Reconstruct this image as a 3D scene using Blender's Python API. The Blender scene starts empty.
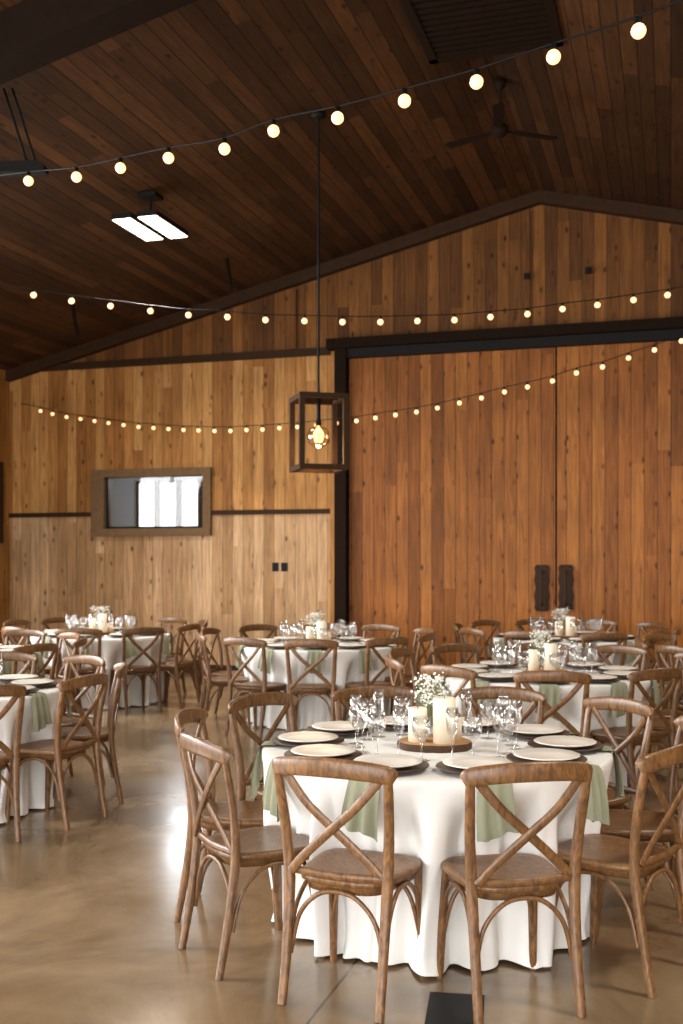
import bpy, math, random
from mathutils import Vector, Matrix
random.seed(7)
F=1080.0; HZ=560.0; CH=1.6; TH=math.atan(1080/3541.0)
c,s_=math.cos(TH),math.sin(TH)
YW=14.07; XR=-1.61; ZR=6.34; SL=0.242; XL=-9.5; XRW=6.3; YN=-7.0
def c2w(xc,zc): return Vector((xc*c-zc*s_, xc*s_+zc*c))
def ray_d(px,py,zc):
    v=c2w((px-341)/F*zc,zc); return Vector((v.x,v.y,CH+(HZ-py)/F*zc))
def onwall(px,py,Y=YW):
    k=(px-341)/F; zc=Y/(k*s_+c); return ray_d(px,py,zc)
def roofz(x): return ZR-SL*abs(x-XR)
def onroof(px,py):
    a=0.5;b=40
    for _ in range(60):
        m=(a+b)/2;p=ray_d(px,py,m)
        if p.z<roofz(p.x): a=m
        else: b=m
    return ray_d(px,py,a)
def lin(r,g,b):
    f=lambda v:(v/255/12.92 if v/255<=.04045 else ((v/255+.055)/1.055)**2.4)
    return (f(r),f(g),f(b),1)
# ---------------- materials
def newmat(n):
    m=bpy.data.materials.new(n); m.use_nodes=True
    nt=m.node_tree; b=nt.nodes['Principled BSDF']; return m,nt,b
def simple(n,col,rough=.5,metal=0,noise=0,scale=20,bump=0,spec=.5):
    m,nt,b=newmat(n); b.inputs['Base Color'].default_value=col
    b.inputs['Roughness'].default_value=rough; b.inputs['Metallic'].default_value=metal; b.inputs['Specular IOR Level'].default_value=spec
    if noise or bump:
        tc=nt.nodes.new('ShaderNodeTexCoord'); no=nt.nodes.new('ShaderNodeTexNoise'); no.inputs['Scale'].default_value=scale
        no.inputs['Detail'].default_value=4
        nt.links.new(tc.outputs['Object'],no.inputs['Vector'])
        if noise:
            mx=nt.nodes.new('ShaderNodeMix'); mx.data_type='RGBA'
            mx.inputs[6].default_value=tuple(v*(1-noise) for v in col[:3])+(1,)
            mx.inputs[7].default_value=tuple(min(1,v*(1+noise)) for v in col[:3])+(1,)
            nt.links.new(no.outputs['Fac'],mx.inputs[0]); nt.links.new(mx.outputs[2],b.inputs['Base Color'])
        if bump:
            bp=nt.nodes.new('ShaderNodeBump'); bp.inputs['Strength'].default_value=bump; bp.inputs['Distance'].default_value=.005
            nt.links.new(no.outputs['Fac'],bp.inputs['Height']); nt.links.new(bp.outputs['Normal'],b.inputs['Normal'])
    return m
def planks(n,cross,width,cols,groove=.55,rough=.6,knots=True,long='Z'):
    m,nt,b=newmat(n); N=nt.nodes.new; L=nt.links.new
    b.inputs['Specular IOR Level'].default_value=.2
    tc=N('ShaderNodeTexCoord'); sp=N('ShaderNodeSeparateXYZ'); L(tc.outputs['Object'],sp.inputs[0])
    def math_(op,a,bv=None):
        q=N('ShaderNodeMath'); q.operation=op
        if isinstance(a,(int,float)): q.inputs[0].default_value=a
        else: L(a,q.inputs[0])
        if bv is not None:
            if isinstance(bv,(int,float)): q.inputs[1].default_value=bv
            else: L(bv,q.inputs[1])
        return q.outputs[0]
    u=math_('DIVIDE',sp.outputs[cross],width); idx=math_('FLOOR',u); fr=math_('FRACT',u)
    wn0=N('ShaderNodeTexWhiteNoise'); wn0.noise_dimensions='1D'; L(idx,wn0.inputs['W'])
    lv=math_('ADD',math_('DIVIDE',sp.outputs[long],3.7),math_('MULTIPLY',wn0.outputs['Value'],7.3))
    seg=math_('FLOOR',lv)
    cmb=N('ShaderNodeCombineXYZ'); L(idx,cmb.inputs[0]); L(seg,cmb.inputs[1])
    wn=N('ShaderNodeTexWhiteNoise'); wn.noise_dimensions='2D'; L(cmb.outputs[0],wn.inputs['Vector'])
    ramp=N('ShaderNodeValToRGB'); ramp.color_ramp.elements[0].color=cols[0]; ramp.color_ramp.elements[1].color=cols[2]
    e=ramp.color_ramp.elements.new(.5); e.color=cols[1]
    L(wn.outputs['Value'],ramp.inputs[0])
    mp=N('ShaderNodeCombineXYZ')
    off=math_('MULTIPLY',wn.outputs['Value'],40.0)
    L(math_('MULTIPLY',sp.outputs[cross],26.0),mp.inputs[0]); L(math_('ADD',math_('MULTIPLY',sp.outputs[long],1.6),off),mp.inputs[1])
    no=N('ShaderNodeTexNoise'); no.inputs['Scale'].default_value=1; no.inputs['Detail'].default_value=5; no.inputs['Distortion'].default_value=1.2
    L(mp.outputs[0],no.inputs['Vector'])
    mr=N('ShaderNodeMapRange'); mr.inputs[1].default_value=.3; mr.inputs[2].default_value=.7; mr.inputs[3].default_value=.66; mr.inputs[4].default_value=1.28
    L(no.outputs['Fac'],mr.inputs[0])
    val=mr.outputs[0]
    if knots:
        kc=N('ShaderNodeCombineXYZ'); L(math_('MULTIPLY',sp.outputs[cross],6.3),kc.inputs[0]); L(math_('ADD',math_('MULTIPLY',sp.outputs[long],3.4),off),kc.inputs[1])
        vo=N('ShaderNodeTexVoronoi'); vo.voronoi_dimensions='2D'; vo.inputs['Scale'].default_value=1; vo.inputs['Randomness'].default_value=1; L(kc.outputs[0],vo.inputs['Vector'])
        sepc=N('ShaderNodeSeparateColor'); L(vo.outputs['Color'],sepc.inputs[0])
        gate=math_('MAXIMUM',math_('SUBTRACT',math_('MULTIPLY',sepc.outputs[0],2.0),1.0),0.0)
        k=N('ShaderNodeMapRange'); k.inputs[1].default_value=.05; k.inputs[2].default_value=.18; k.inputs[3].default_value=.85; k.inputs[4].default_value=0
        L(vo.outputs['Distance'],k.inputs[0])
        kk=math_('SUBTRACT',1.0,math_('MULTIPLY',k.outputs[0],gate))
        val=math_('MULTIPLY',val,kk)
    n3=N('ShaderNodeTexNoise'); n3.inputs['Scale'].default_value=1.3; n3.inputs['Detail'].default_value=3; L(tc.outputs['Object'],n3.inputs['Vector'])
    m3=N('ShaderNodeMapRange'); m3.inputs[1].default_value=.3; m3.inputs[2].default_value=.7; m3.inputs[3].default_value=.84; m3.inputs[4].default_value=1.14; L(n3.outputs['Fac'],m3.inputs[0])
    val=math_('MULTIPLY',val,m3.outputs[0])
    ed=math_('MINIMUM',fr,math_('SUBTRACT',1.0,fr))
    g=N('ShaderNodeMapRange'); g.inputs[1].default_value=.015; g.inputs[2].default_value=.05; g.inputs[3].default_value=groove; g.inputs[4].default_value=1
    L(ed,g.inputs[0])
    val=math_('MULTIPLY',val,g.outputs[0])
    sc=N('ShaderNodeVectorMath'); sc.operation='SCALE'; L(ramp.outputs[0],sc.inputs[0]); L(val,sc.inputs['Scale'])
    L(sc.outputs[0],b.inputs['Base Color'])
    bp=N('ShaderNodeBump'); bp.inputs['Strength'].default_value=.5; bp.inputs['Distance'].default_value=.005; L(g.outputs[0],bp.inputs['Height']); L(bp.outputs['Normal'],b.inputs['Normal'])
    b.inputs['Roughness'].default_value=rough
    return m
def wood(n,c1,c2,rough=.42):
    m,nt,b=newmat(n); N=nt.nodes.new; L=nt.links.new
    tc=N('ShaderNodeTexCoord'); mp=N('ShaderNodeMapping'); mp.inputs['Scale'].default_value=(14,14,5); L(tc.outputs['Object'],mp.inputs[0])
    no=N('ShaderNodeTexNoise'); no.inputs['Scale'].default_value=3; no.inputs['Detail'].default_value=6; no.inputs['Distortion'].default_value=1.5; L(mp.outputs[0],no.inputs['Vector'])
    oi=N('ShaderNodeObjectInfo')
    r=N('ShaderNodeValToRGB'); r.color_ramp.elements[0].position=.3; r.color_ramp.elements[0].color=c1; r.color_ramp.elements[1].position=.7; r.color_ramp.elements[1].color=c2
    L(no.outputs['Fac'],r.inputs[0])
    mr=N('ShaderNodeMapRange'); mr.inputs[3].default_value=.82; mr.inputs[4].default_value=1.15; L(oi.outputs['Random'],mr.inputs[0])
    sc=N('ShaderNodeVectorMath'); sc.operation='SCALE'; L(r.outputs[0],sc.inputs[0]); L(mr.outputs[0],sc.inputs['Scale'])
    L(sc.outputs[0],b.inputs['Base Color']); b.inputs['Roughness'].default_value=rough
    return m
def emis(n,col,st):
    m,nt,b=newmat(n); b.inputs['Base Color'].default_value=col
    b.inputs['Emission Color'].default_value=col; b.inputs['Emission Strength'].default_value=st; return m
def glassm(n,tint=(1,1,1,1),base=.08,facing=.75):
    m=bpy.data.materials.new(n); m.use_nodes=True; nt=m.node_tree; nt.nodes.clear(); N=nt.nodes.new; L=nt.links.new
    o=N('ShaderNodeOutputMaterial'); t=N('ShaderNodeBsdfTransparent'); t.inputs[0].default_value=tint
    g=N('ShaderNodeBsdfGlossy'); g.inputs['Roughness'].default_value=.03
    lw=N('ShaderNodeLayerWeight'); lw.inputs[0].default_value=.35
    ma=N('ShaderNodeMath'); ma.operation='MULTIPLY_ADD'; ma.inputs[1].default_value=facing; ma.inputs[2].default_value=base
    L(lw.outputs['Facing'],ma.inputs[0]); mx=N('ShaderNodeMixShader'); L(ma.outputs[0],mx.inputs[0]); L(t.outputs[0],mx.inputs[1]); L(g.outputs[0],mx.inputs[2]); L(mx.outputs[0],o.inputs[0])
    return m
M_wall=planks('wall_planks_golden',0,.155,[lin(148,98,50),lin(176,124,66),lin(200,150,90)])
M_wain=planks('wall_planks_pale',0,.155,[lin(164,126,86),lin(188,149,108),lin(206,170,130)])
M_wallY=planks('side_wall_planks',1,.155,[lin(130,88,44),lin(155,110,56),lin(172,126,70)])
M_gable_shade=planks('gable_planks_shaded',0,.155,[lin(88,54,24),lin(112,71,32),lin(136,89,42)])  # shade of the high gable is put into this darker plank colour
M_door=planks('door_planks',0,.16,[lin(124,74,32),lin(148,90,40),lin(166,106,50)],rough=.5,groove=.4)
M_ceil=planks('ceiling_planks',0,.14,[lin(50,32,18),lin(66,42,23),lin(86,56,31)],groove=.25,rough=.65,long='Y')
M_trim=simple('dark_trim_wood',lin(58,39,24),.7,noise=.3,scale=12,spec=.15)
M_wtrim=simple('window_trim_wood',lin(118,92,64),.7,noise=.3,scale=14,spec=.2)
M_dark=simple('dark_beam_wood',lin(32,21,13),.8,noise=.3,scale=9,spec=.1)
M_black=simple('black_iron',lin(20,18,16),.6,0,noise=.3,spec=.2)
M_rust=simple('rusty_iron',lin(62,44,32),.7,.2,noise=.5,scale=40,bump=.6,spec=.2)
M_chair=wood('chair_wood',lin(76,50,29),lin(132,94,56),.36)
M_cloth=simple('white_linen',lin(236,235,231),.85,bump=.1,scale=300,spec=.2)
M_napk=simple('sage_napkin',lin(146,148,124),.9,noise=.08,scale=60)
M_plate=simple('cream_stoneware',lin(240,235,225),.25)
M_charg=simple('brown_charger',lin(66,46,32),.45,noise=.3,scale=30)
M_candle=simple('ivory_wax',lin(244,234,210),.4)
M_wick=simple('wick',lin(30,25,20),.9)
M_bark=simple('bark',lin(74,52,36),.9,noise=.5,scale=60,bump=1)
M_slice=simple('slice_wood',lin(178,136,88),.6,noise=.25,scale=30)
M_glass=glassm('clear_glass',base=.05)
M_pane=glassm('window_glass',base=.02,facing=.25)
M_bulb=emis('bulb_glow',(1,.58,.28,1),1.9)
M_edison=emis('edison_filament',(1,.5,.16,1),7)
M_bglass=glassm('bulb_glass',(1,.86,.66,1),.06)
M_tube=emis('led_panel',(1,.9,.72,1),5)
M_flower=simple('baby_breath',lin(240,238,230),.8)
M_stem=simple('flower_stem',lin(110,120,80),.8)
M_black2=simple('black_plastic',lin(15,15,16),.5,spec=.2)
M_grey=simple('pale_plaster',lin(165,168,168),.8)
M_tabletop=simple('table_plywood',lin(150,120,84),.7)
# floor
M_floor,nt,b=newmat('polished_concrete'); N=nt.nodes.new; L=nt.links.new
tc=N('ShaderNodeTexCoord'); n1=N('ShaderNodeTexNoise'); n1.inputs['Scale'].default_value=1.1; n1.inputs['Detail'].default_value=10; n1.inputs['Roughness'].default_value=.66; n1.inputs['Distortion'].default_value=.6
L(tc.outputs['Object'],n1.inputs['Vector'])
r=N('ShaderNodeValToRGB'); r.color_ramp.elements[0].position=.34; r.color_ramp.elements[0].color=lin(102,82,58); r.color_ramp.elements[1].position=.66; r.color_ramp.elements[1].color=lin(148,125,96)
L(n1.outputs['Fac'],r.inputs[0])
br=N('ShaderNodeTexBrick'); br.offset=0; br.inputs['Scale'].default_value=1; br.inputs['Brick Width'].default_value=4.6; br.inputs['Row Height'].default_value=4.6; br.inputs['Mortar Size'].default_value=.006
br.inputs['Color1'].default_value=(1,1,1,1); br.inputs['Color2'].default_value=(1,1,1,1); br.inputs['Mortar'].default_value=(.35,.35,.35,1)
mpp=N('ShaderNodeMapping'); mpp.inputs['Location'].default_value=(1.2,2.55,0); L(tc.outputs['Object'],mpp.inputs[0]); L(mpp.outputs[0],br.inputs['Vector'])
mx=N('ShaderNodeMix'); mx.data_type='RGBA'; mx.blend_type='MULTIPLY'; mx.inputs[0].default_value=1; L(r.outputs[0],mx.inputs[6]); L(br.outputs['Color'],mx.inputs[7]); L(mx.outputs[2],b.inputs['Base Color'])
n2=N('ShaderNodeTexNoise'); n2.inputs['Scale'].default_value=2.5; n2.inputs['Detail'].default_value=6; L(tc.outputs['Object'],n2.inputs['Vector'])
mr=N('ShaderNodeMapRange'); mr.inputs[3].default_value=.1; mr.inputs[4].default_value=.32; L(n2.outputs['Fac'],mr.inputs[0]); L(mr.outputs[0],b.inputs['Roughness'])
b.inputs['Specular IOR Level'].default_value=.9
# ---------------- mesh builder
class MB:
    def __init__(s): s.v=[];s.f=[];s.m=[];s.sm=[];s.mats=[]
    def mi(s,m):
        if m not in s.mats: s.mats.append(m)
        return s.mats.index(m)
    def add(s,vs,fs,mat,smooth=False):
        o=len(s.v); s.v+= [tuple(v) for v in vs]; k=s.mi(mat)
        for f in fs: s.f.append(tuple(i+o for i in f)); s.m.append(k); s.sm.append(smooth)
    def box(s,a,b,mat,rot=None,loc=(0,0,0)):
        vs=[Vector((x,y,z)) for x in(a[0],b[0]) for y in(a[1],b[1]) for z in(a[2],b[2])]
        if rot is not None: vs=[rot@v+Vector(loc) for v in vs]
        s.add(vs,[(0,1,3,2),(4,6,7,5),(0,4,5,1),(2,3,7,6),(0,2,6,4),(1,5,7,3)],mat)
    def prism(s,poly,y0,y1,mat):
        n=len(poly); vs=[(x,y0,z) for x,z in poly]+[(x,y1,z) for x,z in poly]
        s.add(vs,[tuple(range(n)),tuple(range(2*n-1,n-1,-1))]+[((i+1)%n,i,i+n,(i+1)%n+n) for i in range(n)],mat)
    def lathe(s,prof,mat,n=24,loc=(0,0,0),smooth=True):
        vs=[];fs=[]
        for r_,z in prof:
            for k in range(n):
                a=2*math.pi*k/n; vs.append((loc[0]+r_*math.cos(a),loc[1]+r_*math.sin(a),loc[2]+z))
        for i in range(len(prof)-1):
            for k in range(n):
                k2=(k+1)%n; fs.append((i*n+k,i*n+k2,(i+1)*n+k2,(i+1)*n+k))
        s.add(vs,fs,mat,smooth)
    def sweep(s,pts,w,h,mat,ref=(1,0,0),n=10,samp=6,e=1.0,cap=True,interp=True):
        pts=[Vector(p) for p in pts]; m=len(pts)
        W=w if isinstance(w,(list,tuple)) else [w]*m; H=h if isinstance(h,(list,tuple)) else [h]*m
        P=[];WW=[];HH=[]
        if interp and m>2:
            for i in range(m-1):
                p0=pts[max(0,i-1)];p1=pts[i];p2=pts[i+1];p3=pts[min(m-1,i+2)]
                for k in range(samp):
                    t=k/samp
                    P.append(.5*((2*p1)+(-p0+p2)*t+(2*p0-5*p1+4*p2-p3)*t*t+(-p0+3*p1-3*p2+p3)*t**3))
                    WW.append(W[i]*(1-t)+W[i+1]*t);HH.append(H[i]*(1-t)+H[i+1]*t)
            P.append(pts[-1]);WW.append(W[-1]);HH.append(H[-1])
        else: P=pts;WW=list(W);HH=list(H)
        vs=[];fs=[]; R=Vector(ref)
        for i,p in enumerate(P):
            T=(P[min(i+1,len(P)-1)]-P[max(i-1,0)]).normalized()
            Nn=(R-T*R.dot(T)); 
            if Nn.length<1e-4: Nn=T.orthogonal()
            Nn.normalize(); B=T.cross(Nn)
            for k in range(n):
                a=2*math.pi*k/n; ca,sa=math.cos(a),math.sin(a)
                x=math.copysign(abs(ca)**e,ca);y=math.copysign(abs(sa)**e,sa)
                vs.append(p+Nn*x*WW[i]/2+B*y*HH[i]/2)
        for i in range(len(P)-1):
            for k in range(n):
                k2=(k+1)%n; fs.append((i*n+k,i*n+k2,(i+1)*n+k2,(i+1)*n+k))
        s.add(vs,fs,mat,True)
        if cap:
            l=(len(P)-1)*n
            s.add(vs[:n],[tuple(range(n-1,-1,-1))],mat); s.add(vs[l:l+n],[tuple(range(n))],mat)
    def sphere(s,cn,r_,mat,n=10,m=6,sz=1):
        prof=[(max(1e-4,r_*math.sin(math.pi*i/m)),-r_*sz*math.cos(math.pi*i/m)) for i in range(m+1)]
        s.lathe(prof,mat,n,cn)
    def mesh(s,name):
        me=bpy.data.meshes.new(name); me.from_pydata(s.v,[],s.f); me.update()
        for m in s.mats: me.materials.append(m)
        me.polygons.foreach_set('material_index',s.m); me.polygons.foreach_set('use_smooth',s.sm)
        me.validate(); me.update(); return me
def obj(name,data,loc=(0,0,0),rz=0,parent=None,scale=None):
    if isinstance(data,MB): data=data.mesh(name)
    o=bpy.data.objects.new(name,data); bpy.context.scene.collection.objects.link(o)
    o.location=loc; o.rotation_euler=(0,0,rz)
    if scale: o.scale=scale
    if parent: o.parent=parent
    return o
def empty(name,loc=(0,0,0),rz=0):
    o=bpy.data.objects.new(name,None); bpy.context.scene.collection.objects.link(o); o.location=loc; o.rotation_euler=(0,0,rz); return o
# ---------------- shell
fl=MB(); fl.box((XL-.2,YN-.2,-.2),(XRW+.2,YW+.6,0),M_floor); obj('floor',fl)
ZH=4.45; ZB=2.27
wx0,wx1=onwall(95,500).x,onwall(209,500).x; wz0,wz1=onwall(150,534).z,onwall(150,471).z
dx0=onwall(340,400).x; dxm=onwall(555.5,400).x; dx1=2*dxm-dx0
wf=MB(); T0,T1=YW,YW+.25
wf.box((XL-.2,T0,0),(wx0,T1,ZB),M_wain); wf.box((wx0,T0,0),(wx1,T1,wz0),M_wain); wf.box((wx1,T0,0),(dx0,T1,ZB),M_wain)
wf.box((XL-.2,T0,ZB),(wx0,T1,ZH),M_wall); wf.box((wx0,T0,wz1),(wx1,T1,ZH),M_wall); wf.box((wx1,T0,ZB),(dx0,T1,ZH),M_wall)
wf.box((dx1,T0,0),(XRW+.2,T1,ZH),M_wall)
wf.prism([(XL-.2,ZH),(XRW+.2,ZH),(XRW+.2,roofz(XRW+.2)+.1),(XR,ZR+.1),(XL-.2,roofz(XL-.2)+.1)],T0,T1,M_gable_shade)
obj('wall_far',wf)
wl=MB()
def sidewall(mb,X0,X1,y0,y1,top,wins,mat):
    cur=y0
    for a,b_,z0,z1 in wins:
        mb.box((X0,cur,0),(X1,a,top),mat); mb.box((X0,a,0),(X1,b_,z0),mat); mb.box((X0,a,z1),(X1,b_,top),mat); cur=b_
    mb.box((X0,cur,0),(X1,y1,top),mat)
LW=[(-5,-2,.9,3.6),(-1,2,.9,3.6),(3,6,.9,3.6),(7,10,.9,3.6),(11.9,13.75,1.95,2.95)]
sidewall(wl,XL-.25,XL,YN,YW,roofz(XL)+.1,LW,M_wallY); obj('wall_left',wl)
wr=MB(); RW=[(-5,-1.5,.9,3.4)]
sidewall(wr,XRW,XRW+.25,YN,YW,roofz(XRW)+.1,RW,M_wallY); obj('wall_right',wr)
wn=MB(); NX0,NX1,NZ1=-7.5,4.3,3.7
wn.box((XL-.2,YN-.25,0),(NX0,YN,4.4),M_wall); wn.box((NX1,YN-.25,0),(XRW+.2,YN,4.4),M_wall); wn.box((NX0,YN-.25,NZ1),(NX1,YN,4.4),M_wall)
wn.prism([(XL-.2,4.4),(XRW+.2,4.4),(XRW+.2,roofz(XRW+.2)+.1),(XR,ZR+.1),(XL-.2,roofz(XL-.2)+.1)],YN-.25,YN,M_wall)
obj('wall_near',wn)
cl=MB()
x0,x1=XL-.3,XRW+.3
cl.prism([(x0,roofz(x0)),(XR,ZR),(x1,roofz(x1)),(x1,roofz(x1)+.2),(XR,ZR+.2),(x0,roofz(x0)+.2)],YN-.3,YW+.4,M_ceil)
obj('ceiling',cl)
def rafter(name,y0,y1,d,mat,off=0.002):
    mb=MB(); a,b2=XL+.005,XRW-.005
    mb.prism([(a,roofz(a)-d),(XR,ZR-d),(b2,roofz(b2)-d),(b2,roofz(b2)-off),(XR,ZR-off),(a,roofz(a)-off)],y0,y1,mat); return obj(name,mb)
rafter('rafter',6.8,7.08,.35,M_dark); rafter('rafter',.4,.7,.35,M_dark)
rafter('trim_rake',YW-.12,YW-.002,.16,M_trim)
mb=MB(); mb.box((XL+.005,YW-.05,ZH-.05),(dx0-.15,YW,ZH+.05),M_trim); obj('trim_1',mb)
mb=MB(); mb.box((XL+.005,YW-.04,ZB-.035),(wx0-.05,YW,ZB+.03),M_trim); obj('trim_2',mb)
mb=MB(); mb.box((wx1+.05,YW-.04,ZB-.035),(dx0-.14,YW,ZB+.03),M_trim); obj('trim_3',mb)
mb=MB(); mb.box((dx0-.14,YW-.22,ZH+.0),(dx1+.2,YW-.002,ZH+.13),M_dark); mb.box((dx0,YW-.12,ZH-.12),(dx1,YW-.002,ZH),M_black); obj('door_header_track',mb)
mb=MB(); mb.box((dx0-.04,YW-.16,0),(dx0+.12,YW-.002,ZH-.0),M_dark); mb.box((dx0+.0,YW-.002,0),(dx0+.12,YW+.1,ZH-.02),M_dark); obj('door_jamb',mb)
mb=MB(); mb.box((dx0-.13,YW-.06,0),(dx0-.05,YW,ZH-.07),M_wall); obj('trim_4',mb)
mb=MB(); mb.box((XL+.005,YW-.02,0),(dx0-.13,YW,.12),M_trim); obj('baseboard_far',mb)
xg=onwall(527,260).x
mb=MB(); mb.box((xg-.03,YW-.03,ZH+.14),(xg+.03,YW,roofz(xg)-.2),M_gable_shade); obj('trim_5',mb)
xg=onwall(293,300).x
mb=MB(); mb.box((xg-.05,YW-.04,ZH+.06),(xg+.05,YW,roofz(xg)-.2),M_gable_shade); obj('trim_6',mb)
def door(name,a,b2,ext=0):
    mb=MB(); mb.box((a,YW+.01,.02),(b2,YW+.08,ZH-.02),M_door)
    if ext: mb.box((b2-.05,YW+.085,.02),(b2+.1,YW+.1,ZH-.02),M_black)
    obj(name,mb)
door('door_1',dx0+.125,dxm-.012,1); door('door_2',dxm+.012,dx1-.01)
def handle(px):
    p=onwall(px,588); mb=MB()
    prof=[(-.07,-.3),(.07,-.3),(.1,-.26),(.085,-.2),(.1,-.1),(.08,0),(.1,.1),(.085,.2),(.1,.26),(.07,.3),(-.07,.3),(-.1,.26),(-.085,.2),(-.1,.1),(-.08,0),(-.1,-.1),(-.085,-.2),(-.1,-.26)]
    mb.prism(prof,-.012,0.012,M_rust)
    mb.sweep([(0,-.01,-.22),(0,-.07,-.19),(0,-.08,0),(0,-.07,.19),(0,-.01,.22)],.035,.025,M_rust,n=8)
    for z in(-.27,.27):
        for x in(-.05,.05): mb.sphere((x,-.015,z),.012,M_black,6,4)
    obj('door_pull_handle',mb,(p.x,YW-.003,p.z))
handle(541.5); handle(565.5)
mb=MB(); t=.13
W0,W1=wx0,wx1
mb.box((W0-.04,YW-.06,wz1-t+.05),(W1+.04,YW+.2,wz1+.03),M_wtrim); mb.box((W0-.04,YW-.08,wz0-.03),(W1+.04,YW+.2,wz0+.08),M_wtrim)
mb.box((W0-.04,YW-.06,wz0+.08),(W0+.16,YW+.2,wz1-t+.05),M_wtrim); mb.box((W1-.08,YW-.06,wz0+.08),(W1+.04,YW+.2,wz1-t+.05),M_wtrim)
mb.box((W0+.16,YW+.05,wz0+.08),(W1-.08,YW+.056,wz1-t+.05),M_pane)
mb.box((W0+.16,YW+.03,wz0+.08),(W0+.19,YW+.08,wz1-.08),M_black); mb.box((W1-.11,YW+.03,wz0+.08),(W1-.08,YW+.08,wz1-.08),M_black)
mb.box((W0+.16,YW+.03,wz0+.08),(W1-.08,YW+.08,wz0+.11),M_black)
obj('window_1',mb)
rm=MB(); ry0,ry1=YW+.26,YW+3.2; ra,rb=W0-1.6,W1+1.2
rm.box((ra,ry1,0),(rb,ry1+.1,3.4),M_grey); rm.box((ra-.1,ry0,0),(ra,ry1,3.4),M_grey); rm.box((rb,ry0,0),(rb+.1,ry1,3.4),M_grey)
rm.box((ra,ry0,3.4),(rb,ry1,3.5),M_grey); rm.box((ra,ry0,-.05),(rb,ry1,0),M_grey)
M_skyp=emis('daylit_window_pane',(.86,.93,1,1),1.0)
for k in range(4):
    xa=W0-.95+k*.42
    rm.box((xa,ry1-.03,1.2),(xa+.3,ry1-.01,2.95),M_skyp); rm.box((xa-.05,ry1-.05,1.15),(xa,ry1,3.0),M_trim); rm.box((xa+.3,ry1-.05,1.15),(xa+.35,ry1,3.0),M_trim)
    rm.box((xa,ry1-.05,2.1),(xa+.3,ry1-.02,2.14),M_trim)
obj('office_room',rm)
L0=bpy.data.lights.new('office_fill','POINT'); L0.energy=75; L0.shadow_soft_size=.2; L0.color=(.9,.95,1); o=bpy.data.objects.new('office_fill',L0); o.location=((ra+rb)/2,ry0+1.2,3.0); bpy.context.scene.collection.objects.link(o)  # unseen fill light added to brighten the room behind the window
M_dgl=simple('dark_glass',lin(20,22,24),.1)
def winframe(name,axis,pos,a,b2,z0,z1,nm=2,pane=False):
    mb=MB(); f=.08
    def bx(u0,u1,q0,q1,th=.06):
        if axis=='X': mb.box((pos-th,u0,q0),(pos+.05,u1,q1),M_dark)
        else: mb.box((u0,pos-.05,q0),(u1,pos+th,q1),M_dark)
    bx(a,a+f,z0,z1);bx(b2-f,b2,z0,z1);bx(a+f,b2-f,z0,z0+f);bx(a+f,b2-f,z1-f,z1)
    for k in range(1,nm):
        u=a+(b2-a)*k/nm; bx(u-.03,u+.03,z0+f,z1-f,.03)
    if pane: mb.box((pos-.06,a,z0),(pos-.04,b2,z1),M_dgl)
    obj(name,mb)
for i,(a,b2,z0,z1) in enumerate(LW): winframe('window_%d'%(i+2),'X',XL-.1,a,b2,z0,z1,pane=(i==4))
mb=MB()
for a,b2,q0,q1 in[(11.8,13.85,2.93,3.05),(11.8,13.85,1.85,1.97)]: mb.box((XL,a,q0),(XL+.04,b2,q1),M_trim)
for a,b2 in[(11.8,11.92),(13.73,13.85)]: mb.box((XL,a,1.97),(XL+.04,b2,2.93),M_trim)
obj('trim_7',mb)
winframe('window_7','X',XRW+.12,-5,-1.5,.9,3.4)
winframe('window_8','Y',YN-.1,NX0,NX1,0,NZ1,6)
for px in(275,284):
    p=onwall(px,567); mb=MB(); mb.box((-.045,-.015,-.06),(.045,0,.06),M_black2); mb.box((-.015,-.022,-.03),(.015,-.015,.03),M_black); obj('wall_switch',mb,(p.x,YW,p.z))
for px,py in((527,277),(588,271)):
    p=onwall(px,py); mb=MB(); mb.box((-.04,-.05,-.04),(.04,0,.04),M_trim); mb.box((-.03,-.08,-.03),(.03,-.05,.03),M_black); obj('emergency_light',mb,(p.x,YW,p.z))  # small dark boxes for the emergency lights, modelled unlit
# ---------------- chair
ch=MB()
for sx in(-1,1):
    ch.sweep([(sx*.19,-.262,0),(sx*.188,-.225,.2),(sx*.192,-.195,.44),(sx*.202,-.205,.62),(sx*.212,-.235,.78),(sx*.214,-.25,.85)],[.032,.036,.042,.038,.036,.032],[.028,.034,.036,.032,.028,.024],M_chair,n=10,e=.75)
    ch.sweep([(sx*.178,.165,.44),(sx*.184,.175,.22),(sx*.19,.188,0)],[.042,.036,.026],[.042,.036,.026],M_chair,n=10,e=.85)
    y1=-.012 if sx>0 else .0
    ch.sweep([(sx*-.178,-.2+y1,.47),(sx*-.12,-.212+y1,.535),(sx*0,-.235+y1,.645),(sx*.10,-.248+y1,.735),(sx*.185,-.24+y1,.835)],[.036,.034,.034,.034,.036],.012,M_chair,ref=(.6*-sx,0,.8),n=8,e=.6)
    ch.sweep([(sx*.188,-.205,.17),(sx*.186,-.165,.31),(sx*.182,-.09,.385),(sx*.18,-.01,.405),(sx*.18,.07,.385),(sx*.182,.14,.31),(sx*.186,.165,.17)],.018,.018,M_chair,ref=(1,0,0),n=8)
for y0,y1 in((-.205,-.2),(.165,.15)):
    ch.sweep([(-.182,y0,.17),(-.15,y1,.31),(-.08,y1,.39),(0,y1,.41),(.08,y1,.39),(.15,y1,.31),(.182,y0,.17)],.018,.018,M_chair,ref=(0,1,0),n=8)
ch.sweep([(-.232,-.232,.838),(-.21,-.250,.854),(-.11,-.282,.868),(0,-.292,.872),(.11,-.282,.868),(.21,-.250,.854),(.232,-.232,.838)],[.05,.066,.07,.072,.07,.066,.05],[.02,.028,.026,.026,.026,.028,.02],M_chair,ref=(0,0,1),n=12,e=.65)
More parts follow.
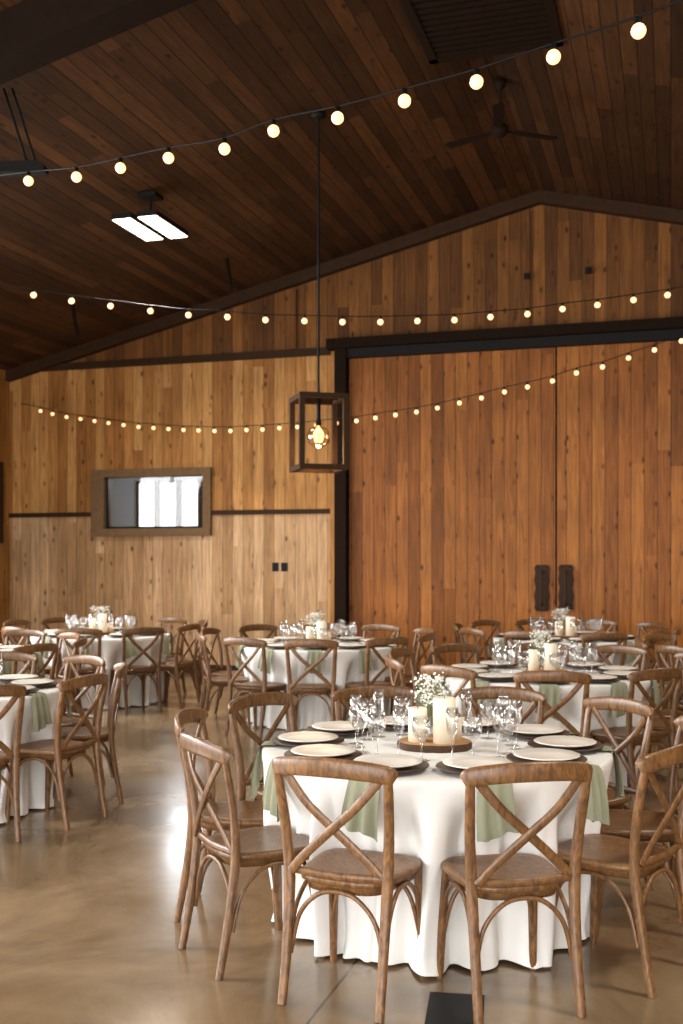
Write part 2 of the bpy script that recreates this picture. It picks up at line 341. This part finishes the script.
ch.sweep([(-.19,-.198,.475),(0,-.215,.47),(.19,-.198,.475)],.03,.016,M_chair,ref=(0,0,1),n=8,e=.6)
def seat_outline(k,n,ins=0):
    a=2*math.pi*k/n; ca,sa=math.cos(a),math.sin(a); ex=.5
    x=math.copysign(abs(ca)**ex,ca); y=math.copysign(abs(sa)**ex,sa)
    w=(.198+.022*y-ins); return x*w, y*(.205-ins)
n=48; vs=[];rings=[(0.012,.428),(0,.434),(0,.448),(.004,.456),(.015,.459),(.04,.455),(.10,.449),(.15,.447)]
for ins,z in rings:
    for k in range(n):
        x,y=seat_outline(k,n,ins); vs.append((x,y,z))
fs=[(i*n+k,i*n+(k+1)%n,(i+1)*n+(k+1)%n,(i+1)*n+k) for i in range(len(rings)-1) for k in range(n)]
fs.append(tuple(range((len(rings)-1)*n,len(rings)*n))); fs.append(tuple(range(n-1,-1,-1)))
ch.add(vs,fs,M_chair,True)
vs=[]
for z in(.4,.43):
    for k in range(n):
        x,y=seat_outline(k,n,.022); vs.append((x,y,z))
ch.add(vs,[(k,(k+1)%n,n+(k+1)%n,n+k) for k in range(n)]+[tuple(range(n-1,-1,-1))],M_chair,True)
CHAIR=ch.mesh('dining_chair')
# ---------------- tablecloth
R=.775; ZT=.76; NA=900
def fold(a):
    v=.55*(2*abs(math.sin(11*a+.9*math.sin(3*a)))-1.2)+.42*math.sin(17*a+1.3+1.3*math.sin(2*a))+.22*math.sin(41*a+2.)
    return v
def ss(a,b_,x): t=max(0,min(1,(x-a)/(b_-a))); return t*t*(3-2*t)
vs=[];fs=[];rr=[.02,.2,.4,.6,.72]
zl=[ZT,ZT-.004,ZT-.012,ZT-.03]+[ZT-.05-.7*i/28 for i in range(29)]
for q in rr:
    for k in range(NA):
        a=2*math.pi*k/NA; vs.append((q*math.cos(a),q*math.sin(a),ZT))
for i,z in enumerate(zl):
    for k in range(NA):
        a=2*math.pi*k/NA; t=(ZT-z)/ZT
        m=math.degrees(a)%36; d=min(m,36-m)
        ind=1-ss(8,17,d)
        base=[R-.012,R-.003,R,R+.001][i] if i<4 else R+.001
        amp=.068*ss(0.0,.5,t)*(1-.35*ind)
        fl_=fold(a+.06*t+.015*math.sin(7*t+5*a))
        ri=base- .075*t*(1-ind)+amp*(fl_-.25) - ind*.115*ss(.74,.5,z) + .03*ss(.9,1,t)*(1-ind)*(.5+.5*math.sin(23*a))
        zz=z
        if i==len(zl)-1: zz=.006+.01*(fold(a*1.3)+1.2)*.5
        vs.append((ri*math.cos(a),ri*math.sin(a),max(.004,zz)))
nr=len(rr)+len(zl)
fs=[(i*NA+k,(i+1)*NA+k,(i+1)*NA+(k+1)%NA,i*NA+(k+1)%NA) for i in range(nr-1) for k in range(NA)]
fs.append(tuple(range(NA)))
cm=MB(); cm.add(vs,fs,M_cloth,True); CLOTH=cm.mesh('tablecloth')
tm=MB(); tm.lathe([(.001,ZT-.03),(R-.03,ZT-.03),(R-.02,ZT-.025),(R-.02,ZT-.006),(.001,ZT-.006)],M_tabletop,48,smooth=False); TTOP=tm.mesh('tabletop')
tm=MB(); tm.lathe([(.3,0.002),(.3,.03),(.05,.06),(.04,.1),(.04,.7),(.25,.728)],M_black,24); TPED=tm.mesh('pedestal')
def L_(prof,mat,n=32):
    m=MB(); m.lathe(prof,mat,n); return m
CHG=L_([(.001,0),(.1,0),(.16,.008),(.166,.012),(.164,.015),(.115,.008),(.001,.007)],M_charg,40).mesh('charger_plate')
PLT=L_([(.001,0),(.075,0),(.085,.004),(.134,.016),(.138,.019),(.135,.022),(.09,.011),(.001,.009)],M_plate,40).mesh('dinner_plate')
FLU=L_([(.001,.002),(.032,.003),(.034,.0045),(.01,.008),(.004,.014),(.0035,.09),(.008,.105),(.022,.13),(.027,.17),(.025,.225),(.0235,.225),(.0255,.17),(.02,.133),(.001,.11)],M_glass,18).mesh('champagne_flute')
WIN=L_([(.001,.002),(.036,.003),(.037,.0045),(.01,.008),(.004,.014),(.004,.075),(.012,.085),(.035,.11),(.041,.14),(.036,.185),(.0345,.185),(.039,.14),(.033,.113),(.001,.088)],M_glass,18).mesh('wine_glass')
def candle(h,r_=.042):
    m=MB(); m.lathe([(.001,0),(r_,0),(r_,h-.004),(r_-.004,h),(r_-.012,h-.004),(.001,h-.008)],M_candle,28); m.lathe([(.0015,h-.008),(.0015,h+.01),(.0001,h+.01)],M_wick,6); return m.mesh('candle')
CN=[candle(.2,.05),candle(.15),candle(.09,.036)]
sl=MB(); n=36; ro=[.165+.008*math.sin(3*k*2*math.pi/n)+.005*random.uniform(-1,1) for k in range(n)]
def ring(f,z): return [(ro[k]*f*math.cos(2*math.pi*k/n),ro[k]*f*math.sin(2*math.pi*k/n),z) for k in range(n)]
vs=ring(.98,0)+ring(1,.015)+ring(.98,.032); sl.add(vs,[(i*n+k,i*n+(k+1)%n,(i+1)*n+(k+1)%n,(i+1)*n+k) for i in range(2) for k in range(n)],M_bark,True)
sl.add(ring(.98,.032),[tuple(range(n))],M_slice); sl.add(ring(.98,0),[tuple(range(n-1,-1,-1))],M_slice); SLC=sl.mesh('wood_slice')
fb=MB()
fb.lathe([(.001,0),(.03,0),(.035,.03),(.03,.07),(.02,.09),(.024,.1)],M_glass,16)
for i in range(30):
    a=random.uniform(0,6.28); sp_=random.uniform(.01,.10); h=random.uniform(.15,.27)
    tip=Vector((sp_*math.cos(a),sp_*math.sin(a),h)); fb.sweep([(0,0,.01),tip*.6+Vector((0,0,.03)),tip],.0022,.0022,M_stem,n=4,samp=2)
    for j in range(8):
        q=tip+Vector((random.gauss(0,.017),random.gauss(0,.017),random.gauss(0,.015))); fb.sphere(q,random.uniform(.0035,.0065),M_flower,6,4)
        fb.sweep([tip-Vector((0,0,.03)),q],.0012,.0012,M_stem,n=3,interp=False)
FLW=fb.mesh('baby_breath_vase')
def napkin(seed):
    rnd=random.Random(seed); m=MB(); path=[(.60,ZT+.004),(.68,ZT+.005),(R-.02,ZT+.006),(R+.004,ZT+.003),(R+.013,ZT-.012),(R+.022,ZT-.05),(R+.03,ZT-.10),(R+.034,ZT-.15),(R+.034,ZT-.20)]
    K=21; vs=[]; ph=rnd.uniform(0,6)
    for off in(0,.004):
        for i,(r_,z) in enumerate(path):
            w=.05+.004*i
            for k in range(K):
                t=k/(K-1)*2-1; wave=max(0,i-3)*.0026*math.sin(t*8+ph)
                vs.append((r_+wave+off*(1 if i>3 else .0),t*w+.008*math.sin(i*.7+ph),z+(off if i<=3 else 0)+((.022*t*(1 if seed%2 else -1)+.006*math.sin(5*t)) if i==8 else 0)))
    P_=len(path)*K; fs=[]
    for o in(0,P_):
        for i in range(len(path)-1):
            for k in range(K-1):
                q=(o+i*K+k,o+i*K+k+1,o+(i+1)*K+k+1,o+(i+1)*K+k); fs.append(q if o else q[::-1])
    m.add(vs,fs,M_napk,True); return m.mesh('sage_napkin')
NAPS=[napkin(i) for i in range(3)]
def table(xc,zc,phi0,skip=(),detail=True,jit=.0):
    p=c2w(xc,zc); a0=math.radians(phi0-90)+TH
    e=empty('banquet_table',(p.x,p.y,0),a0)
    obj('tabletop',TTOP,parent=e); obj('pedestal',TPED,parent=e); obj('tablecloth',CLOTH,parent=e)
    for k in range(10):
        if k in skip: continue
        j=random.uniform(-1,1)*jit; a=a0+math.radians(36*k)+j*.05; rc=.872+abs(random.uniform(0,1)*jit)*.08
        obj('dining_chair',CHAIR,(p.x+rc*math.cos(a),p.y+rc*math.sin(a),0),a+math.pi/2+j*.1)
    for k in range(10):
        a=a0+math.radians(36*k); d=Vector((math.cos(a),math.sin(a))); tn=Vector((-d.y,d.x))
        def at(r_,t,z): return (p.x+d.x*r_+tn.x*t,p.y+d.y*r_+tn.y*t,z)
        obj('sage_napkin',NAPS[k%3],(p.x,p.y,0),a+random.uniform(-.03,.03))
        obj('charger_plate',CHG,at(.575,0,ZT+.009)); obj('dinner_plate',PLT,at(.575,0,ZT+.018))
        obj('wine_glass',WIN,at(.345,.06,ZT)); obj('champagne_flute',FLU,at(.36,-.035,ZT))
    obj('wood_slice',SLC,(p.x,p.y,ZT),random.uniform(0,6))
    for (ox,oz),m in zip([(.035,-.07),(-.08,-.03),(.09,.05)],CN):
        q=c2w(ox,oz); obj('candle',m,(p.x+q.x,p.y+q.y,ZT+.032))
    q=c2w(-.02,.1); obj('baby_breath_vase',FLW,(p.x+q.x,p.y+q.y,ZT+.032),random.uniform(0,6))
table(.42,4.85,-24)
table(1.49,7.95,-8,jit=.4)
table(2.41,11.6,5,jit=.6)
table(-.23,10.7,0,jit=.6)
table(-2.72,12.2,0,jit=.6)
table(-2.6,7.0,32,jit=.2)
table(-3.5,9.65,20,jit=.6)
table(3.75,9.35,10,jit=.6)
# ---------------- string lights
def string(pts,br,zwire=.05):
    mb=MB(); P=[ray_d(px,py,F/s) for px,py,s in pts]
    W=[p+Vector((0,0,zwire)) for p in P]
    mb.sweep(W,.01,.01,M_black2,n=5,samp=3)
    for p in P[1:-1]:
        mb.lathe([(.001,zwire),(br*.42,zwire*.95),(br*.42,br*.8)],M_black2,8,p)
        mb.sphere(p,br,M_bulb,12,8)
    obj('string_lights',mb)
A=[(-30,188),(28,181),(76,177),(120,168),(168,158),(224,149),(273,131),(337,118),(404,101),(476,82),(553,57),(638,31),(740,-8)]
string([(x,y,155+(x-28)*85/610) for x,y in A],.032,.06)
B=[(-6,288),(33,295),(71,301),(110,306),(150,311),(188,315),(227,317),(265,320),(304,321),(342,322),(380,322),(417,321),(454,320),(490,317),(527,314),(562,309),(597,305),(633,300),(667,295),(705,288)]
string([(x,y,104) for x,y in B],.029,.055)
C=[(20,407)]+[(x,y) for x,y in ((40,411),(52,414),(66,417),(80,419),(94,421),(108,423),(123,425),(138,427),(153,428),(168,429),(183,430),(198,430.5),(214,431),(230,431),(246,430),(262,429.5),(279,428),(297,427),(316,425),(336,423),(356,421),(375,418),(395,415),(416,412),(437,408),(459,403),(481,398),(504,392),(527,387),(552,381),(576,373),(602,367),(628,358),(654,350),(681,341),(710,331))]
string([(x,y,67.3+(x-20)*30/660) for x,y in C],.026,.055)
# ---------------- pendant lantern
p=onroof(318,113); zc=-p.x*s_+p.y*c; s=F/zc
pe=empty('lantern_pendant',(p.x,p.y,0),TH+math.radians(15))
zt=CH+(HZ-396)/s; zb=CH+(HZ-471)/s; w=.215; t=.025
mb=MB(); mb.lathe([(.001,p.z+.0),(.07,p.z-.01),(.07,p.z-.04),(.02,p.z-.05)],M_black,16); mb.sweep([(0,0,p.z-.03),(0,0,zt-.12)],.024,.024,M_black,n=8,interp=False); obj('rod',mb,parent=pe)
mb=MB()
for sx in(-1,1):
    for sy in(-1,1): mb.box((sx*w-t,sy*w-t,zb),(sx*w+t,sy*w+t,zt),M_trim)
for z in(zb,zt-2*t):
    for sgn in(-1,1):
        mb.box((-w+t,sgn*w-t,z),(w-t,sgn*w+t,z+2*t),M_trim); mb.box((sgn*w-t,-w+t,z),(sgn*w+t,w-t,z+2*t),M_trim)
mb.box((-w,-.02,zt-.03),(w,.02,zt-.005),M_black)
obj('frame',mb,parent=pe)
mb=MB(); zq=CH+(HZ-436)/s
mb.lathe([(.001,zt-.02),(.022,zt-.03),(.022,zq+.15),(.03,zq+.14),(.03,zq+.1)],M_black,12)
obj('socket',mb,parent=pe)
mb=MB(); mb.lathe([(.024,.11),(.03,.095),(.09,.065),(.12,0),(.1,-.065),(.06,-.1),(.001,-.12)],M_bglass,20,(0,0,zq))
for k in range(6):
    a=k*math.pi/3; mb.sweep([(.008*math.cos(a),.008*math.sin(a),zq+.08),(.045*math.cos(a),.045*math.sin(a),zq+.02),(.03*math.cos(a),.03*math.sin(a),zq-.06)],.012,.012,M_edison,n=5,samp=3)
obj('bulb',mb,parent=pe)
lt=bpy.data.lights.new('lantern_glow','POINT'); lt.energy=12; lt.color=(1,.65,.3); lt.shadow_soft_size=.05; lo=bpy.data.objects.new('glow',lt); bpy.context.scene.collection.objects.link(lo); lo.parent=pe; lo.location=(0,0,zq-.16)
# ---------------- led ceiling fixtures
q=onroof(150,192); zc=-q.x*s_+q.y*c; s=F/zc; dzf=q.z-(CH+(HZ-228)/s)
def fixture(x,y):
    z=roofz(x); zf=z-dzf
    fe=empty('ceiling_light_fixture',(x,y,0),0)
    mb=MB(); mb.sweep([(0,0,z-.03),(0,0,zf+.05)],.03,.03,M_black,n=8,interp=False); mb.box((-.1,-.1,z-.07),(.1,.1,z-.03),M_black)
    for xx in(-.25,.04): mb.box((xx,-.38,zf),(xx+.22,.38,zf+.05),M_black)
    mb.box((-.06,-.3,zf+.02),(.06,.3,zf+.05),M_black)
    obj('housing',mb,parent=fe)
    mb=MB()
    for xx in(-.25,.04): mb.box((xx+.01,-.37,zf-.012),(xx+.21,.37,zf-.002),M_tube)
    obj('panel',mb,parent=fe)
    l=bpy.data.lights.new('led_lamp','AREA'); l.shape='RECTANGLE'; l.size=.5; l.size_y=.74; l.energy=130; l.color=(1,.93,.82); l.spread=math.radians(150)
    o=bpy.data.objects.new('led_lamp',l); o.location=(0,0,zf-.02); bpy.context.scene.collection.objects.link(o); o.parent=fe
for fx in(q.x,2*XR-q.x):
    for fy in(q.y,q.y-6.6,q.y-13.2): fixture(fx,fy)  # one fixture is in view; the unseen others are added to light the tables
# ---------------- fan
a=onroof(497,80)
yf=a.y; xf=XR; zcf=-xf*s_+yf*c; s=F/zcf; zf=CH+(HZ-131)/s
fe=empty('ceiling_fan',(xf,yf,0),math.radians(20)+TH)
mb=MB(); mb.lathe([(.001,ZR-.01),(.06,ZR-.02),(.05,ZR-.08),(.013,ZR-.1),(.013,zf+.08),(.05,zf+.07),(.08,zf+.04),(.085,zf),(.06,zf-.04),(.03,zf-.06),(.001,zf-.07)],M_dark,20); obj('motor',mb,parent=fe)
for k in range(3):
    mb=MB(); R3=Matrix.Rotation(k*2*math.pi/3,3,'Z')@Matrix.Rotation(.1,3,'X')
    pts=[(.07,-.02),(.14,-.02),(.2,-.05),(.6,-.055),(.63,-.04),(.63,.04),(.6,.055),(.2,.05),(.14,.02),(.07,.02)]
    vs=[R3@Vector((x,y,0))+Vector((0,0,zf)) for x,y in pts]+[R3@Vector((x,y,.012))+Vector((0,0,zf)) for x,y in pts]; n=10
    mb.add(vs,[tuple(range(n-1,-1,-1)),tuple(range(n,2*n))]+[(i,(i+1)%n,(i+1)%n+n,i+n) for i in range(n)],M_dark); obj('blade_%d'%(k+1),mb,parent=fe)
# ---------------- ridge vent
yv1=9.7; yv0=7.5; mb=MB(); hw=.6; zv=ZR-.2; xv=XR+.1
mb.box((xv-hw,yv0,zv),(xv-hw+.08,yv1,ZR-.17),M_dark);mb.box((xv+hw-.08,yv0,zv),(xv+hw,yv1,ZR-.17),M_dark)
mb.box((xv-hw,yv1-.08,zv),(xv+hw,yv1,ZR-.17),M_dark);mb.box((xv-hw,yv0,zv),(xv+hw,yv0+.08,ZR-.17),M_dark)
k=yv0+.15
while k<yv1-.12:
    mb.box((xv-hw+.08,k,zv+.01),(xv+hw-.08,k+.06,zv+.03),M_dark); k+=.1
obj('ridge_vent',mb)
# ---------------- hanging heater at upper left
hp=ray_d(8,168,8.7); he=empty('hanging_heater',(hp.x,hp.y,0),TH+math.radians(-4))
mb=MB(); mb.prism([(-.6,-.05),(.31,-.05),(.31,.0),(.24,.035),(-.53,.035),(-.6,0)],-.06,.06,M_black)
o=obj('body',mb,parent=he,loc=(0,0,hp.z))
for x in(-.35,.16):
    mb=MB()
    pt=[(x,0,hp.z+.02),(x-.2,0,roofz(hp.x-.4)+.0)]; mb.sweep(pt,.022,.022,M_black,n=6,interp=False)
    mb.sweep([(x+.07,0,hp.z+.02),(x-.13,0,roofz(hp.x-.4)+.0)],.022,.022,M_black,n=6,interp=False); obj('rod',mb,parent=he)
for px,py,L_2 in((226,258,.42),(72,305,.4)):
    q=onroof(px,py); mb=MB(); mb.sweep([(0,0,-.01),(.06,0,-L_2)],.05,.05,M_dark,n=6,interp=False); obj('roof_strut',mb,q,TH)
q=ray_d(455,1010,CH*F/(1010-HZ)); mb=MB(); mb.box((-.1,-.3,0.0),(.1,.14,.004),M_black2); obj('floor_outlet_cover',mb,(q.x,q.y,0),TH-.15)
# ---------------- lights
def area(name,loc,rot,sx,sy,pw,col=(1,.98,.96),spread=150):
    l=bpy.data.lights.new(name,'AREA'); l.shape='RECTANGLE'; l.size=sx; l.size_y=sy; l.energy=pw; l.color=col; l.spread=math.radians(spread)
    o=bpy.data.objects.new(name,l); o.location=loc; o.rotation_euler=rot; bpy.context.scene.collection.objects.link(o)
TL=math.radians(22)
for i,(a,b2,z0,z1) in enumerate(LW[:4]):
    area('daylight_left_%d'%i,(XL-.45,(a+b2)/2,(z0+z1)/2+.1),(0,-math.pi/2+TL,0),z1-z0,b2-a,440)
area('daylight_right',(XRW+.45,-3.25,2.15),(0,math.pi/2-TL,0),2.5,3.5,130)
area('daylight_near',((NX0+NX1)/2,YN-.6,NZ1/2+.1),(math.pi/2-math.radians(15),0,0),NX1-NX0,NZ1,1000)
w=bpy.data.worlds.new('w'); bpy.context.scene.world=w; w.use_nodes=True; w.node_tree.nodes['Background'].inputs[0].default_value=(.75,.85,1,1); w.node_tree.nodes['Background'].inputs[1].default_value=1
cam=bpy.data.cameras.new('camera'); co=bpy.data.objects.new('camera',cam); bpy.context.scene.collection.objects.link(co)
co.location=(0,0,CH); co.rotation_euler=(math.pi/2,0,TH); cam.sensor_fit='VERTICAL'; cam.sensor_height=36; cam.lens=F/1024*36; cam.shift_y=48/1024; cam.clip_end=100
cam.dof.use_dof=True; cam.dof.focus_distance=4.4; cam.dof.aperture_fstop=3.5
bpy.context.scene.camera=co
bpy.context.scene.view_settings.view_transform='Standard'
